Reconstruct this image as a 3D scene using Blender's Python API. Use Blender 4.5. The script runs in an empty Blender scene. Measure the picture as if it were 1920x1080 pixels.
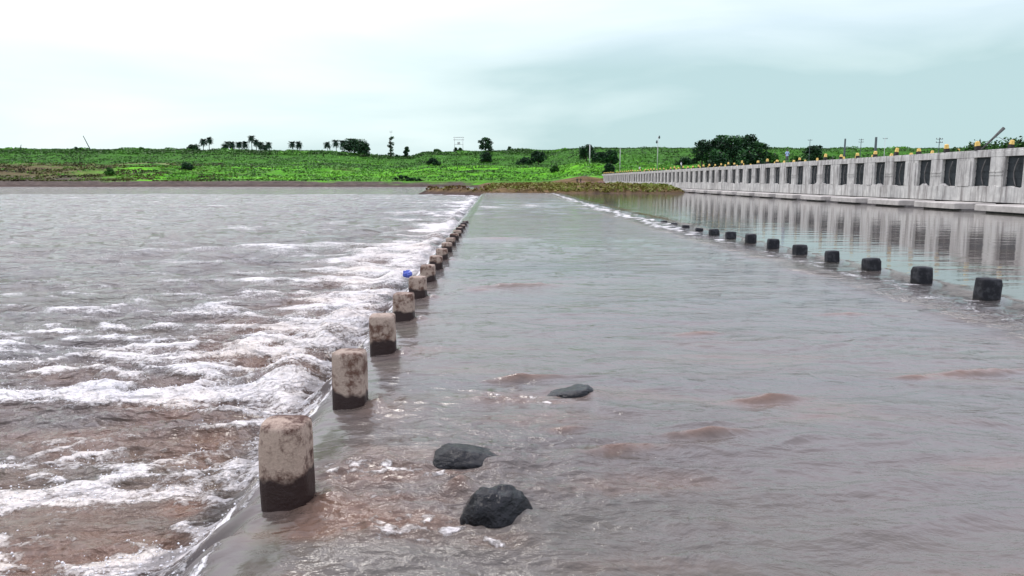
import bpy, math, random
import numpy as np
from mathutils import Vector, Matrix

# ------------------------------------------------------------------ camera, world, sun, exposure
scene = bpy.context.scene
COL = scene.collection
CAM_H = 1.9
PITCH = 8.29
FPX = 1387.0                       # focal length in photo pixels (photo 1920 wide)

cam_data = bpy.data.cameras.new("camera")
cam_data.sensor_width = 36.0
cam_data.lens = 36.0 * FPX / 1920.0
cam_data.clip_start = 0.1
cam_data.clip_end = 20000
cam = bpy.data.objects.new("camera", cam_data)
cam.location = (0, 0, CAM_H)
cam.rotation_euler = (math.radians(90 - PITCH), 0, 0)
COL.objects.link(cam)
scene.camera = cam

scene.view_settings.view_transform = 'Standard'
scene.view_settings.look = 'None'
scene.view_settings.gamma = 1
scene.view_settings.exposure = 0.40

SUN_EL, SUN_AZ = 48, -25           # azimuth measured from +Y towards +X
world = bpy.data.worlds.new("World")
scene.world = world
world.use_nodes = True
nt = world.node_tree
N, L = nt.nodes, nt.links
N.clear()
wo = N.new('ShaderNodeOutputWorld')
bg = N.new('ShaderNodeBackground')
bg.inputs['Strength'].default_value = 0.1
sky = N.new('ShaderNodeTexSky')
sky.sky_type = 'NISHITA'
sky.sun_disc = False
sky.sun_elevation = math.radians(SUN_EL)
sky.sun_rotation = math.radians(SUN_AZ)
tc = N.new('ShaderNodeTexCoord')
mp = N.new('ShaderNodeMapping')
mp.inputs['Scale'].default_value = (1.0, 1.0, 4.2)
mp.inputs['Location'].default_value = (3.35, 0.4, 0.9)
L.new(tc.outputs['Generated'], mp.inputs['Vector'])
n1 = N.new('ShaderNodeTexNoise')
n1.inputs['Scale'].default_value = 1.9
n1.inputs['Detail'].default_value = 7
n1.inputs['Roughness'].default_value = 0.48
n1.inputs['Distortion'].default_value = 0.35
L.new(mp.outputs['Vector'], n1.inputs['Vector'])
sx = N.new('ShaderNodeSeparateXYZ')
L.new(tc.outputs['Generated'], sx.inputs['Vector'])
def wmath(op, a, b=None):
    m = N.new('ShaderNodeMath'); m.operation = op
    for i, v in enumerate((a, b)):
        if v is None: continue
        if isinstance(v, (int, float)): m.inputs[i].default_value = v
        else: L.new(v, m.inputs[i])
    return m.outputs[0]
# cloud deck thicker to the right and overhead-right, thinner in front-left
side = wmath('MULTIPLY', sx.outputs['X'], -0.13)
side = wmath('ADD', side, wmath('MULTIPLY', wmath('MULTIPLY', wmath('MAXIMUM', sx.outputs['X'], 0.0), wmath('MAXIMUM', wmath('SUBTRACT', sx.outputs['Z'], 0.08), 0.0)), -0.8))
hor = wmath('MULTIPLY', wmath('MAXIMUM', wmath('SUBTRACT', 0.17, sx.outputs['Z']), 0.0), -1.15)
cl = wmath('ADD', wmath('ADD', n1.outputs['Fac'], side), hor)
ramp = N.new('ShaderNodeValToRGB')
e = ramp.color_ramp.elements
e[0].position = 0.33; e[0].color = (4.1, 5.6, 5.8, 1)
e[1].position = 0.76; e[1].color = (7.7, 8.3, 8.3, 1)
m2 = ramp.color_ramp.elements.new(0.45); m2.color = (5.5, 6.8, 6.95, 1)
m3 = ramp.color_ramp.elements.new(0.60); m3.color = (6.7, 7.85, 7.9, 1)
L.new(cl, ramp.inputs['Fac'])
mx = N.new('ShaderNodeMixRGB')
mx.inputs['Fac'].default_value = 0.95
L.new(sky.outputs['Color'], mx.inputs['Color1'])
hi = N.new('ShaderNodeMapRange')
hi.inputs['From Min'].default_value = 0.14; hi.inputs["From Max"].default_value = 0.42
L.new(sx.outputs['Z'], hi.inputs['Value'])
hm_ = N.new('ShaderNodeMixRGB'); hm_.inputs['Color2'].default_value = (14.0, 13.7, 16.8, 1)
L.new(wmath('MULTIPLY', hi.outputs['Result'], 0.8), hm_.inputs['Fac'])
L.new(ramp.outputs['Color'], hm_.inputs['Color1'])
L.new(hm_.outputs['Color'], mx.inputs['Color2'])
L.new(mx.outputs['Color'], bg.inputs['Color'])
L.new(bg.outputs['Background'], wo.inputs['Surface'])

sun_data = bpy.data.lights.new("sun", 'SUN')
sun_data.energy = 1.3
sun_data.angle = math.radians(14)
sun_data.color = (1.0, 0.95, 0.88)
sun = bpy.data.objects.new("sun", sun_data)
d = Vector((math.sin(math.radians(SUN_AZ)) * math.cos(math.radians(SUN_EL)),
            math.cos(math.radians(SUN_AZ)) * math.cos(math.radians(SUN_EL)),
            math.sin(math.radians(SUN_EL))))
sun.rotation_euler = d.to_track_quat('Z', 'Y').to_euler()
sun.location = (0, 0, 60)
COL.objects.link(sun)

# ------------------------------------------------------------------ surveying helpers (photo measurement -> world point)
CT, ST = math.cos(math.radians(PITCH)), math.sin(math.radians(PITCH))
def ray(x, y):
    a, b = (x - 960) / FPX, (y - 540) / FPX
    return (a, CT - b * ST, -ST - b * CT)
def on_level(x, y, z=0.0):
    r = ray(x, y); t = (z - CAM_H) / r[2]
    return (r[0] * t, r[1] * t, z)
def at_depth(x, y, Y):
    r = ray(x, y); t = Y / r[1]
    return (r[0] * t, Y, CAM_H + r[2] * t)

# ------------------------------------------------------------------ numpy noise
def _hash(ix, iy, seed):
    h = (ix.astype(np.int64) * 374761393 + iy.astype(np.int64) * 668265263 + seed * 1442695041) & 0xffffffff
    h = ((h ^ (h >> 13)) * 1274126177) & 0xffffffff
    h = (h ^ (h >> 16)) & 0xffffffff
    return h.astype(np.float64) / 4294967295.0
def perlin(x, y, seed=0):
    x = np.asarray(x, float); y = np.asarray(y, float)
    x0 = np.floor(x); y0 = np.floor(y)
    fx, fy = x - x0, y - y0
    def g(dx, dy):
        a = _hash(x0 + dx, y0 + dy, seed) * 2 * math.pi
        return np.cos(a) * (fx - dx) + np.sin(a) * (fy - dy)
    u = fx * fx * fx * (fx * (fx * 6 - 15) + 10)
    v = fy * fy * fy * (fy * (fy * 6 - 15) + 10)
    a = g(0, 0) * (1 - u) + g(1, 0) * u
    b = g(0, 1) * (1 - u) + g(1, 1) * u
    return (a * (1 - v) + b * v) * 1.5
def fbm(x, y, seed=0, octs=4, gain=0.5):
    t = 0; a = 1; s = 0
    for i in range(octs):
        t = t + a * perlin(x * 2 ** i, y * 2 ** i, seed + i * 17); s += a; a *= gain
    return t / s
def sm(a, b, x):
    t = np.clip((x - a) / (b - a), 0, 1)
    return t * t * (3 - 2 * t)

# ------------------------------------------------------------------ mesh / object helpers
def np_mesh(name, verts, faces, mat=None, smooth=True, attrs=None, link=True, parent=None):
    verts = np.asarray(verts, np.float32); faces = np.asarray(faces, np.int32)
    k = faces.shape[1]
    me = bpy.data.meshes.new(name)
    me.vertices.add(len(verts)); me.vertices.foreach_set('co', verts.ravel())
    me.loops.add(faces.size); me.loops.foreach_set('vertex_index', faces.ravel())
    me.polygons.add(len(faces))
    me.polygons.foreach_set('loop_start', np.arange(0, faces.size, k, dtype=np.int32))
    me.polygons.foreach_set('loop_total', np.full(len(faces), k, np.int32))
    me.polygons.foreach_set('use_smooth', np.full(len(faces), smooth, bool))
    me.update(calc_edges=True)
    if attrs:
        for n, v in attrs.items():
            v = np.asarray(v, np.float32)
            if v.ndim == 1:
                a = me.attributes.new(n, 'FLOAT', 'POINT'); a.data.foreach_set('value', v)
            else:
                a = me.attributes.new(n, 'FLOAT_COLOR', 'POINT')
                a.data.foreach_set('color', np.hstack([v, np.ones((len(v), 1), np.float32)]).ravel())
    if mat: me.materials.append(mat)
    o = bpy.data.objects.new(name, me)
    if link: COL.objects.link(o)
    if parent: o.parent = parent
    return o

class MB:
    """collects polygons (any size) and links them as ONE mesh object"""
    def __init__(s): s.v = []; s.f = []; s.m = []; s.sm = []
    def add(s, verts, faces, m=0, smooth=False):
        o = len(s.v); s.v += [tuple(p) for p in verts]
        for f in faces: s.f.append([i + o for i in f]); s.m.append(m); s.sm.append(smooth)
    def box(s, x0, x1, y0, y1, z0, z1, m=0, ch=0.0, taper=1.0):
        cx, cy = (x0 + x1) / 2, (y0 + y1) / 2
        hx, hy = (x1 - x0) / 2, (y1 - y0) / 2
        c = min(ch, hx * .45, hy * .45, (z1 - z0) * .45)
        def ring(kx, ky, z):
            if c <= 0: return [(cx - kx, cy - ky, z), (cx + kx, cy - ky, z), (cx + kx, cy + ky, z), (cx - kx, cy + ky, z)]
            r = []
            for sx_, sy_ in ((-1, -1), (1, -1), (1, 1), (-1, 1)):
                a = (cx + sx_ * kx, cy + sy_ * (ky - c), z); b = (cx + sx_ * (kx - c), cy + sy_ * ky, z)
                r += [a, b] if sx_ * sy_ > 0 else [b, a]
            return r
        rings = [ring(hx, hy, z0)]
        if c > 0:
            rings.append(ring(hx * taper, hy * taper, z1 - c)); rings.append(ring(hx * taper - c, hy * taper - c, z1))
        else: rings.append(ring(hx * taper, hy * taper, z1))
        s.rings(rings, m)
    def rings(s, rings, m=0, smooth=False, caps=True):
        n = len(rings[0]); v = [p for r in rings for p in r]; f = []
        for i in range(len(rings) - 1):
            for j in range(n):
                k = (j + 1) % n
                f.append([i * n + j, i * n + k, (i + 1) * n + k, (i + 1) * n + j])
        s.add(v, f, m, smooth)
        if caps:
            o = len(s.v) - len(v)
            s.f.append([o + j for j in range(n)][::-1]); s.m.append(m); s.sm.append(False)
            s.f.append([o + len(v) - n + j for j in range(n)]); s.m.append(m); s.sm.append(False)
    def tube(s, pts, rads, n=8, m=0, smooth=True):
        pts = [Vector(p) for p in pts]; rr = []
        if not isinstance(rads, (list, tuple)): rads = [rads] * len(pts)
        for i, p in enumerate(pts):
            t = (pts[min(i + 1, len(pts) - 1)] - pts[max(i - 1, 0)]).normalized()
            a = t.orthogonal().normalized() if abs(t.z) < .98 else Vector((1, 0, 0))
            a = (a - t * a.dot(t)).normalized(); b = t.cross(a)
            rr.append([tuple(p + (a * math.cos(q * 2 * math.pi / n) + b * math.sin(q * 2 * math.pi / n)) * rads[i]) for q in range(n)])
        s.rings(rr, m, smooth)
    def build(s, name, mats, parent=None):
        me = bpy.data.meshes.new(name)
        me.from_pydata(s.v, [], s.f)
        me.polygons.foreach_set('material_index', s.m)
        me.polygons.foreach_set('use_smooth', s.sm)
        for m in (mats if isinstance(mats, (list, tuple)) else [mats]): me.materials.append(m)
        me.update()
        o = bpy.data.objects.new(name, me); COL.objects.link(o)
        if parent: o.parent = parent
        return o

def tag(o, label=None, cat=None, group=None, kind=None):
    if label: o['label'] = label
    if cat: o['category'] = cat
    if group: o['group'] = group
    if kind: o['kind'] = kind
    return o
def empty(name, loc, rz=0):
    o = bpy.data.objects.new(name, None); COL.objects.link(o)
    o.location = loc; o.rotation_euler.z = rz; o.empty_display_size = .3
    return o

# ------------------------------------------------------------------ materials
class NT:
    def __init__(s, name):
        s.mat = bpy.data.materials.new(name); s.mat.use_nodes = True
        s.nt = s.mat.node_tree; s.n = s.nt.nodes; s.l = s.nt.links
        s.p = s.n['Principled BSDF']
    def new(s, t, **kw):
        n = s.n.new(t)
        for k, v in kw.items(): n.inputs[k.replace('_', ' ')].default_value = v
        return n
    def math(s, op, a, b=None, clamp=False):
        m = s.n.new('ShaderNodeMath'); m.operation = op; m.use_clamp = clamp
        for i, v in enumerate((a, b)):
            if v is None: continue
            if isinstance(v, (int, float)): m.inputs[i].default_value = v
            else: s.l.new(v, m.inputs[i])
        return m.outputs[0]
    def coords(s, scale=(1, 1, 1), kind='Object'):
        tc = s.n.new('ShaderNodeTexCoord'); mp = s.n.new('ShaderNodeMapping')
        mp.inputs['Scale'].default_value = scale
        s.l.new(tc.outputs[kind], mp.inputs['Vector']); return mp.outputs[0]
    def noise(s, vec, scale, detail=4, rough=.55, dist=0):
        n = s.new('ShaderNodeTexNoise', Scale=scale, Detail=detail, Roughness=rough, Distortion=dist)
        s.l.new(vec, n.inputs['Vector']); return n.outputs['Fac']
    def ramp(s, fac, stops):
        r = s.n.new('ShaderNodeValToRGB'); e = r.color_ramp.elements
        while len(e) < len(stops): e.new(.5)
        for i, (p, c) in enumerate(stops):
            e[i].position = p; e[i].color = (*c, 1) if not isinstance(c, (int, float)) else (c, c, c, 1)
        s.l.new(fac, r.inputs['Fac']); return r.outputs['Color']
    def mix(s, fac, a, b, mode='MIX'):
        m = s.n.new('ShaderNodeMixRGB'); m.blend_type = mode
        for i, v in (('Fac', fac), ('Color1', a), ('Color2', b)):
            if isinstance(v, (int, float)): m.inputs[i].default_value = v
            elif isinstance(v, tuple): m.inputs[i].default_value = (*v, 1)
            else: s.l.new(v, m.inputs[i])
        return m.outputs[0]
    def attr(s, name, out='Fac'):
        a = s.n.new('ShaderNodeAttribute'); a.attribute_name = name; return a.outputs[out]
    def bump(s, h, strength, dist, normal=None):
        b = s.new('ShaderNodeBump', Strength=strength, Distance=dist); s.l.new(h, b.inputs['Height'])
        if normal: s.l.new(normal, b.inputs['Normal'])
        return b.outputs['Normal']
    def set(s, name, v):
        if isinstance(v, (int, float)): s.p.inputs[name].default_value = v
        elif isinstance(v, tuple): s.p.inputs[name].default_value = (*v, 1)
        else: s.l.new(v, s.p.inputs[name])

def mat_simple(name, c1, c2, scale=4, rough=.8, bump=.3, bd=.01, spec=.3):
    t = NT(name); v = t.coords(); n = t.noise(v, scale, 6, .6)
    t.set('Base Color', t.ramp(n, [(.32, c1), (.68, c2)])); t.set('Roughness', rough)
    t.set('Specular IOR Level', spec)
    t.set('Normal', t.bump(n, bump, bd)); return t.mat

def mat_water():
    t = NT('muddy_river_water')
    chop_a = t.attr('chop'); foam = t.attr('foam'); mud = t.attr('mud'); calm = t.attr('calm')
    v = t.coords((1, 1, 1)); vs = t.coords((.62, 1, 1)); vl = t.coords((.09, .35, .3))
    # floating foam: broken web of bubbles, threshold driven by where the water churns
    fn = t.noise(vs, 9.5, 9, .68, .8); fn2 = t.noise(v, 26, 5, .65, .3)
    web = t.math('ADD', t.math('MULTIPLY', fn, .50), t.math('MULTIPLY', fn2, .50))
    web = t.math('ADD', t.math('MULTIPLY', t.math('SUBTRACT', web, .5), 1.35), .5)
    ws = t.noise(t.coords((.5, 1, 1)), 1.7, 6, .7, .5)
    web = t.math('ADD', web, t.math('MULTIPLY', t.math('SUBTRACT', ws, .5), t.math('MULTIPLY', chop_a, .75)))
    ff = t.math('ADD', t.math('MULTIPLY', foam, .62), web)
    fac = t.math('MULTIPLY', t.math('SUBTRACT', ff, .80), 5.5, True)
    fac = t.math('MULTIPLY', fac, .93, True)
    # silt colour, plus brown painted on wave faces that lose sky reflection
    big = t.noise(vl, 1.0, 4, .55, .6); mid = t.noise(vs, 2.3, 4, .6)
    silt = t.ramp(big, [(.3, (.10, .097, .092)), (.52, (.125, .108, .096)), (.72, (.105, .110, .080))])
    silt = t.mix(t.math('MULTIPLY', mud, t.math('ADD', mid, .25), True), silt, (.20, .115, .075))
    foamc = t.mix(t.noise(v, 12, 5, .6), (.62, .57, .51), (.88, .89, .90))
    foamc = t.mix(t.math('MULTIPLY', mud, .55, True), foamc, (.66, .56, .44))
    t.set('Base Color', t.mix(fac, silt, foamc))
    r = t.math('ADD', t.math('MULTIPLY', fac, .5), t.math('MULTIPLY', t.math('SUBTRACT', 1.0, calm), .045))
    t.set('Roughness', t.math('ADD', r, .035))
    t.set('IOR', 1.33)
    # ripples
    rough = t.math('SUBTRACT', 1.0, calm)
    w1 = t.noise(t.coords((.62, 1, 1)), 2.4, 5, .55, .5)
    w2 = t.noise(t.coords((.7, 1, 1)), 9, 5, .6, .4)
    w3 = t.noise(v, 30, 3, .6)
    chop = t.attr('chop')
    w0 = t.noise(t.coords((.65, 1, 1)), .8, 4, .6, .6)
    h0 = t.math('MULTIPLY', w0, t.math('MULTIPLY', t.math('POWER', chop, 1.3), 7.5))
    h1 = t.math('MULTIPLY', w1, t.math('ADD', t.math('MULTIPLY', chop, 2.4), t.math('MULTIPLY', rough, .17)))
    h1 = t.math('ADD', h1, h0)
    h2 = t.math('MULTIPLY', w2, t.math('ADD', t.math('MULTIPLY', chop, .55), t.math('MULTIPLY', rough, .022)))
    h2 = t.math('ADD', h2, t.math('MULTIPLY', w3, t.math('MULTIPLY', chop, .12)))
    wc = t.math('MULTIPLY', t.noise(t.coords((.25, 1, 1)), 1.6, 3, .5), t.math('MULTIPLY', calm, .07))
    h = t.math('ADD', t.math('ADD', h1, h2), wc)
    h = t.math('ADD', h, t.math('MULTIPLY', fac, .10))
    t.set('Normal', t.bump(h, 1.0, .16))
    return t.mat

def mat_foliage(name, dark, mid, light, soft=0.0):
    t = NT(name)
    if soft:
        g = t.n.new('ShaderNodeNewGeometry'); a = t.n.new('ShaderNodeVectorMath'); a.operation = 'SCALE'; a.inputs['Scale'].default_value = 1 - soft
        t.l.new(g.outputs['Normal'], a.inputs[0]); b = t.n.new('ShaderNodeVectorMath'); b.operation = 'ADD'; b.inputs[1].default_value = (0, 0, soft)
        t.l.new(a.outputs[0], b.inputs[0]); c = t.n.new('ShaderNodeVectorMath'); c.operation = 'NORMALIZE'
        t.l.new(b.outputs[0], c.inputs[0]); t.l.new(c.outputs[0], t.p.inputs['Normal'])
    t.set('Base Color', t.ramp(t.attr('tint'), [(.1, dark), (.5, mid), (.95, light)]))
    t.set('Roughness', .7); t.set('Specular IOR Level', .2)
    return t.mat

def mat_ground():
    t = NT('river_bank_ground'); v = t.coords()
    n = t.noise(v, .35, 8, .7); c = t.attr('col', 'Color')
    m = t.mix(1.0, c, t.ramp(n, [(.3, .55), (.7, 1.35)]), 'MULTIPLY')
    t.set('Base Color', m); t.set('Roughness', .95); t.set('Specular IOR Level', .1)
    t.set('Normal', t.bump(n, .8, 1.2)); return t.mat

def mat_post(name, top, blot, wet, zw, wetw=.03):
    """weathered concrete with a soaked foot; zw = height of the tide mark above the water"""
    t = NT(name)
    v = t.coords(); z = t.new('ShaderNodeSeparateXYZ'); t.l.new(v, z.inputs[0])
    oi = t.n.new('ShaderNodeObjectInfo'); va = t.n.new('ShaderNodeVectorMath'); va.operation = 'ADD'
    cb = t.n.new('ShaderNodeCombineXYZ'); rz_ = t.math('MULTIPLY', oi.outputs['Random'], 40.0)
    t.l.new(rz_, cb.inputs[0]); t.l.new(rz_, cb.inputs[1]); t.l.new(rz_, cb.inputs[2])
    t.l.new(v, va.inputs[0]); t.l.new(cb.outputs[0], va.inputs[1]); v = va.outputs[0]
    n = t.noise(v, 11, 7, .7); n2 = t.noise(v, 3.4, 3, .5); n3 = t.noise(v, 60, 4, .7)
    c = t.mix(t.ramp(n3, [(.35, 0.), (.7, 1.)]), top, tuple(k * .72 for k in top))
    sp = t.ramp(t.math('ADD', t.math('MULTIPLY', n, .65), t.math('MULTIPLY', n2, .4)), [(.50, 0.), (.60, 1.)])
    c = t.mix(sp, c, blot)
    edge = t.math('ADD', t.math('SUBTRACT', zw, z.outputs['Z']), t.math('MULTIPLY', t.math('SUBTRACT', n2, .5), .30))
    w = t.math('MULTIPLY', edge, 1 / wetw, True)
    c = t.mix(w, c, wet)
    t.set('Base Color', c)
    t.set('Roughness', t.math('SUBTRACT', .9, t.math('MULTIPLY', w, .45)))
    t.set('Specular IOR Level', .35)
    t.set('Normal', t.bump(t.math('ADD', n, t.math('MULTIPLY', n3, .5)), .7, .02)); return t.mat

def mat_bridge():
    t = NT('stained_bridge_concrete'); v = t.coords(); vs = t.coords((1.6, 1.6, .16))
    n = t.noise(v, 1.4, 8, .65); st = t.noise(vs, 1.5, 6, .7); f = t.noise(v, 14, 4, .6)
    c = t.ramp(n, [(.3, (.40, .395, .37)), (.7, (.64, .63, .58))])
    c = t.mix(t.ramp(st, [(.46, 0.), (.66, .85)]), c, (.15, .135, .125))
    c = t.mix(t.ramp(t.noise(vs, 3.1, 4, .6), [(.58, 0.), (.75, .5)]), c, (.66, .63, .6))
    t.set('Base Color', c); t.set('Roughness', .9); t.set('Specular IOR Level', .2)
    t.set('Normal', t.bump(t.math('ADD', n, f), .5, .05)); return t.mat

M = dict(
    water=mat_water(), ground=mat_ground(), bridge=mat_bridge(),
    leaf=mat_foliage('dark_tree_foliage', (.005, .018, .008), (.016, .055, .02), (.05, .15, .035)),
    leaf_mid=mat_foliage('mid_green_foliage', (.01, .035, .006), (.03, .10, .014), (.07, .21, .02)),
    palm=mat_foliage('palm_foliage', (.006, .022, .014), (.014, .045, .024), (.04, .09, .04)),
    cover=mat_foliage('bank_vegetation', (.026, .085, .008), (.055, .20, .012), (.14, .42, .018), .65),
    slope=mat_foliage('slope_weeds', (.035, .025, .014), (.085, .085, .022), (.09, .20, .02)),
    reed=mat_foliage('reed_vegetation', (.10, .055, .02), (.16, .14, .03), (.17, .24, .035)),
    bark=mat_simple('tree_bark', (.05, .04, .03), (.13, .11, .09), 6),
    post_wet=mat_post('weathered_post_concrete_soaked_foot', (.42, .32, .25), (.075, .036, .025), (.024, .011, .009), .20),
    post=mat_post('weathered_post_concrete', (.40, .315, .25), (.11, .06, .042), (.024, .012, .010), .15),
    post_dark=mat_post('soaked_backlit_post', (.016, .017, .020), (.045, .047, .05), (.006, .006, .007), .05),  # near black for wet algae, with the backlit darkness painted in too
    rock=mat_simple('wet_black_rock', (.003, .0035, .0045), (.007, .008, .010), 13, .17, .9, .05, .28),
    deckc=mat_simple('submerged_causeway_concrete', (.16, .13, .11), (.25, .21, .18), 3),
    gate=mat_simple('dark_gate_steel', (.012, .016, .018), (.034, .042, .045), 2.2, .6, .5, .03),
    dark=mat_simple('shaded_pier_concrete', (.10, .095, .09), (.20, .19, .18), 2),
    footing=mat_simple('mud_stained_footing', (.34, .32, .29), (.56, .53, .48), 1.6, .8),
    road=mat_simple('bridge_road_surface', (.10, .09, .08), (.2, .18, .16), 3),
    yellow=mat_simple('faded_yellow_paint', (.66, .40, .07), (.86, .64, .22), 9, .6),
    black=mat_simple('black_paint', (.012, .012, .012), (.04, .035, .03), 9, .6),
    pole=mat_simple('pale_pole_concrete', (.42, .42, .40), (.62, .62, .6), 5),
    pole_dark=mat_simple('dark_pole_steel', (.035, .05, .05), (.09, .11, .11), 5),
    ceramic=mat_simple('insulator_ceramic', (.12, .10, .09), (.22, .2, .18), 20, .3),
    wood=mat_simple('old_timber', (.05, .05, .045), (.13, .13, .12), 7),
    skin=mat_simple('skin', (.16, .085, .05), (.22, .12, .075), 9, .6),
    hair=mat_simple('black_hair', (.006, .005, .005), (.018, .015, .013), 30, .5),
    blue_shirt=mat_simple('light_blue_shirt', (.32, .45, .68), (.45, .58, .78), 8),
    white_shirt=mat_simple('white_shirt', (.66, .70, .68), (.8, .82, .8), 8),
    dark_cloth=mat_simple('dark_clothes', (.012, .013, .02), (.03, .032, .045), 8),
    grey_cloth=mat_simple('grey_trousers', (.07, .07, .08), (.13, .13, .14), 8),
    bag=mat_simple('blue_plastic', (.03, .06, .34), (.12, .18, .6), 9, .3, .3, .02, .5),
    spray=mat_simple('white_froth', (.7, .7, .7), (.88, .88, .88), 20, .4),
    rubble=mat_simple('brown_rubble', (.10, .055, .04), (.24, .15, .11), 1.2, .9, .6, .1),
)

# ------------------------------------------------------------------ layout numbers
def left_edge(Y): return -1.37 - .0262 * Y          # downstream lip of the causeway
def right_edge(Y): return 7.75 - .045 * np.maximum(np.asarray(Y, float) - 14, 0) * np.exp(-np.maximum(np.asarray(Y, float) - 14, 0) / 60)
LEFT_LEVEL = -.5
left_y = [4.22 + 1.95 * i for i in range(16)]
left_h = [.50, .465, .425, .37, .345, .315, .29, .27, .25, .23, .21, .19, .17, .15, .12, .09]
left_posts = [(left_edge(y) + .140, y, h) for y, h in zip(left_y, left_h)]
right_px = [(1858, 563, 521), (1733, 532, 500), (1638, 507, 485), (1563, 491, 471), (1502, 477, 460), (1451, 465, 448), (1409, 455, 440), (1371, 447, 434), (1340, 440, 430)]
right_posts = []
for x, yb, yt in right_px:
    p = on_level(x, yb + 2); q = at_depth(x, yt, p[1] + .1)
    right_posts.append((p[0], p[1] + .16, max(q[2], .14)))
for k in range(5):
    a = right_posts[-1]; right_posts.append((a[0] - .03, a[1] + 2.0, .13 - .02 * k))
rocks_px = [(880, 872, .27, .15, .20), (930, 981, .185, .16, .20), (1074, 745, .23, .13, .19)]   # px, half width, half depth, height
rocks = [(*on_level(x, y)[:2], a, b, h) for x, y, a, b, h in rocks_px]

# ------------------------------------------------------------------ river surface
def build_water():
    nu, nr = 1250, 0
    u = np.concatenate([np.linspace(-3.2, -1.04, 70), np.linspace(-1.02, 1.05, nu), np.linspace(1.07, 3.2, 90)]); nu = len(u)
    Y = np.concatenate([[.5, 1.0, 1.5, 1.8, 2.1], 1 / np.linspace(1 / 2.4, 1 / 32.0, 720), np.arange(32.5, 130, .5), np.arange(131, 262, 1.6), np.arange(262, 320, 3.5)]); nr = len(Y)
    U, YY = np.meshgrid(u, Y); X = U * YY
    dY = np.gradient(Y)[:, None] * np.ones((1, nu)); dX = YY * np.gradient(u)[None, :]
    def oct_(lx, ly, seed, ridge=False, ox=0.0):
        w = np.clip(ly / (2.6 * dY) - .6, 0, 1) * np.clip(lx / (2.6 * dX) - .6, 0, 1)
        n = perlin(X / lx + ox, YY / ly, seed)
        if ridge: n = (.5 - np.abs(n)) * 1.6
        return n * w
    xl = left_edge(YY); s = X - xl
    sr = X - right_edge(YY)
    wob = .10 * perlin(X * .7, YY * 2.3, 5) + .05 * perlin(X * 2, YY * 6, 6)
    drop = sm(.05, -.66, s + wob * sm(.3, -.2, s))
    Z = LEFT_LEVEL * drop
    Z -= .015 * np.exp(-((s - .02) / .2) ** 2)
    left = sm(-.15, -.9, s)
    # --- downstream churn
    near = np.exp(s / 3.2) * left                      # strongest just below the lip
    amp = left * (.085 + .120 * np.exp(s / 2.8)) * (.40 + .60 * sm(6.8, 9, YY) + .35 * perlin(X * .3, YY * .5, 77))
    farfade = 1 - .35 * sm(12, 60, -s)
    warp = .35 * perlin(X * .5, YY * .8, 30)
    chopz = (oct_(1.9, 1.0, 1, True) * .9 + oct_(.95, .52, 2, True) * .75 + oct_(.46, .27, 3, True) * .55
             + oct_(.23, .14, 4, True) * .36 + oct_(.12, .075, 7) * .24 + oct_(.06, .04, 8) * .09)
    chopz = chopz * .78
    Z += amp * farfade * (chopz - .45)
    # longer rollers out on the open lower river and rapids towards the far end
    far = sm(9, 30, YY)
    roll = oct_(4.6, 3.0, 71, True) * .9 + oct_(2.6, 1.7, 72, True) * .8 + oct_(11, 7, 73) * .5
    Z += left * far * (roll - .55) * (.17 + .07 * np.exp(s / 12)) * sm(300, 150, YY)
    # standing boil where the falling sheet meets the tail water
    Z += .17 * np.exp(-((s + 1.05) / .36) ** 2) * (.55 + .9 * perlin(X * 1.3, YY * .9, 9)) * sm(5.2, 7.5, YY)
    foam = left * far * (.42 * (roll - .55) + .25 * perlin(X * .11, YY * .21, 74)) * sm(260, 120, YY)
    # every post splits the flow and trails a band of foam downstream
    bands = np.zeros_like(X); clear = np.zeros_like(X)
    for i in range(26):
        y0 = 4.05 + 1.95 * i
        drift = .42 + .10 * s + .16 * perlin(X * .35 + i * 3.1, X * 0 + i, 12)      # band bends slightly towards the camera
        yy = YY - y0 - drift
        wd = .17 + .030 * np.clip(-s, 0, 12)
        ln = 3.6 + 3.2 * abs(math.sin(i * 2.3 + .6))
        bands = np.maximum(bands, np.exp(-(yy / wd) ** 2) * np.exp(-np.clip(-s - 1, 0, 99) / ln))
    foam += left * .85 * bands * (.50 + .9 * fbm(X * 1.3, YY * 2.3, 13, 3))
    foam += left * .50 * np.exp(-np.clip(-s, 0, 99) / 2.0) * sm(5.0, 9, YY) * (.75 + 1.2 * perlin(X * .9, YY * .8, 75))
    foam += left * .22 * np.exp(-((s + 1.3) / 1.1) ** 2) * sm(5, 7, YY)
    foam += left * (.14 + .09 * far * sm(230, 140, YY) + .16 * sm(9, 20, YY) * np.exp(-np.clip(-s - 2, 0, 99) / 9))
    foam += left * (.55 * (chopz - .35)) * (.55 + .45 * np.exp(s / 6)) + left * .30 * sm(.75, 1.25, chopz)
    foam += left * .20 * perlin(X * .22, YY * .7, 15)
    foam += .75 * np.exp(-((s + .28) / .26) ** 2) * (.55 + .9 * perlin(X * 9, YY * 1.6, 14)) * sm(0.3, -.1, s)
    # long thin foam lines trailing on the lower river
    for (px, py, ln, th) in ((380, 905, .75, .17), (150, 925, 1.1, .15), (60, 935, .9, .10), (300, 655, 2.3, .10), (430, 738, 1.6, .09), (140, 650, 2.0, .09), (260, 1040, .5, .09), (110, 745, 1.0, .15)):
        cx, cy, _ = on_level(px, py, LEFT_LEVEL)
        yy = YY - cy - .10 * np.sin(X * 1.7 + px) - .06 * (X - cx)
        foam += .62 * left * np.exp(-((X - cx) / ln) ** 4) * np.exp(-(yy / th) ** 2) * (.6 + 1.1 * fbm(X * 2.5, YY * 4, 16, 3))
    # --- sheet over the causeway
    deck = sm(.05, .5, s) * sm(.2, -.4, sr)
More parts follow.
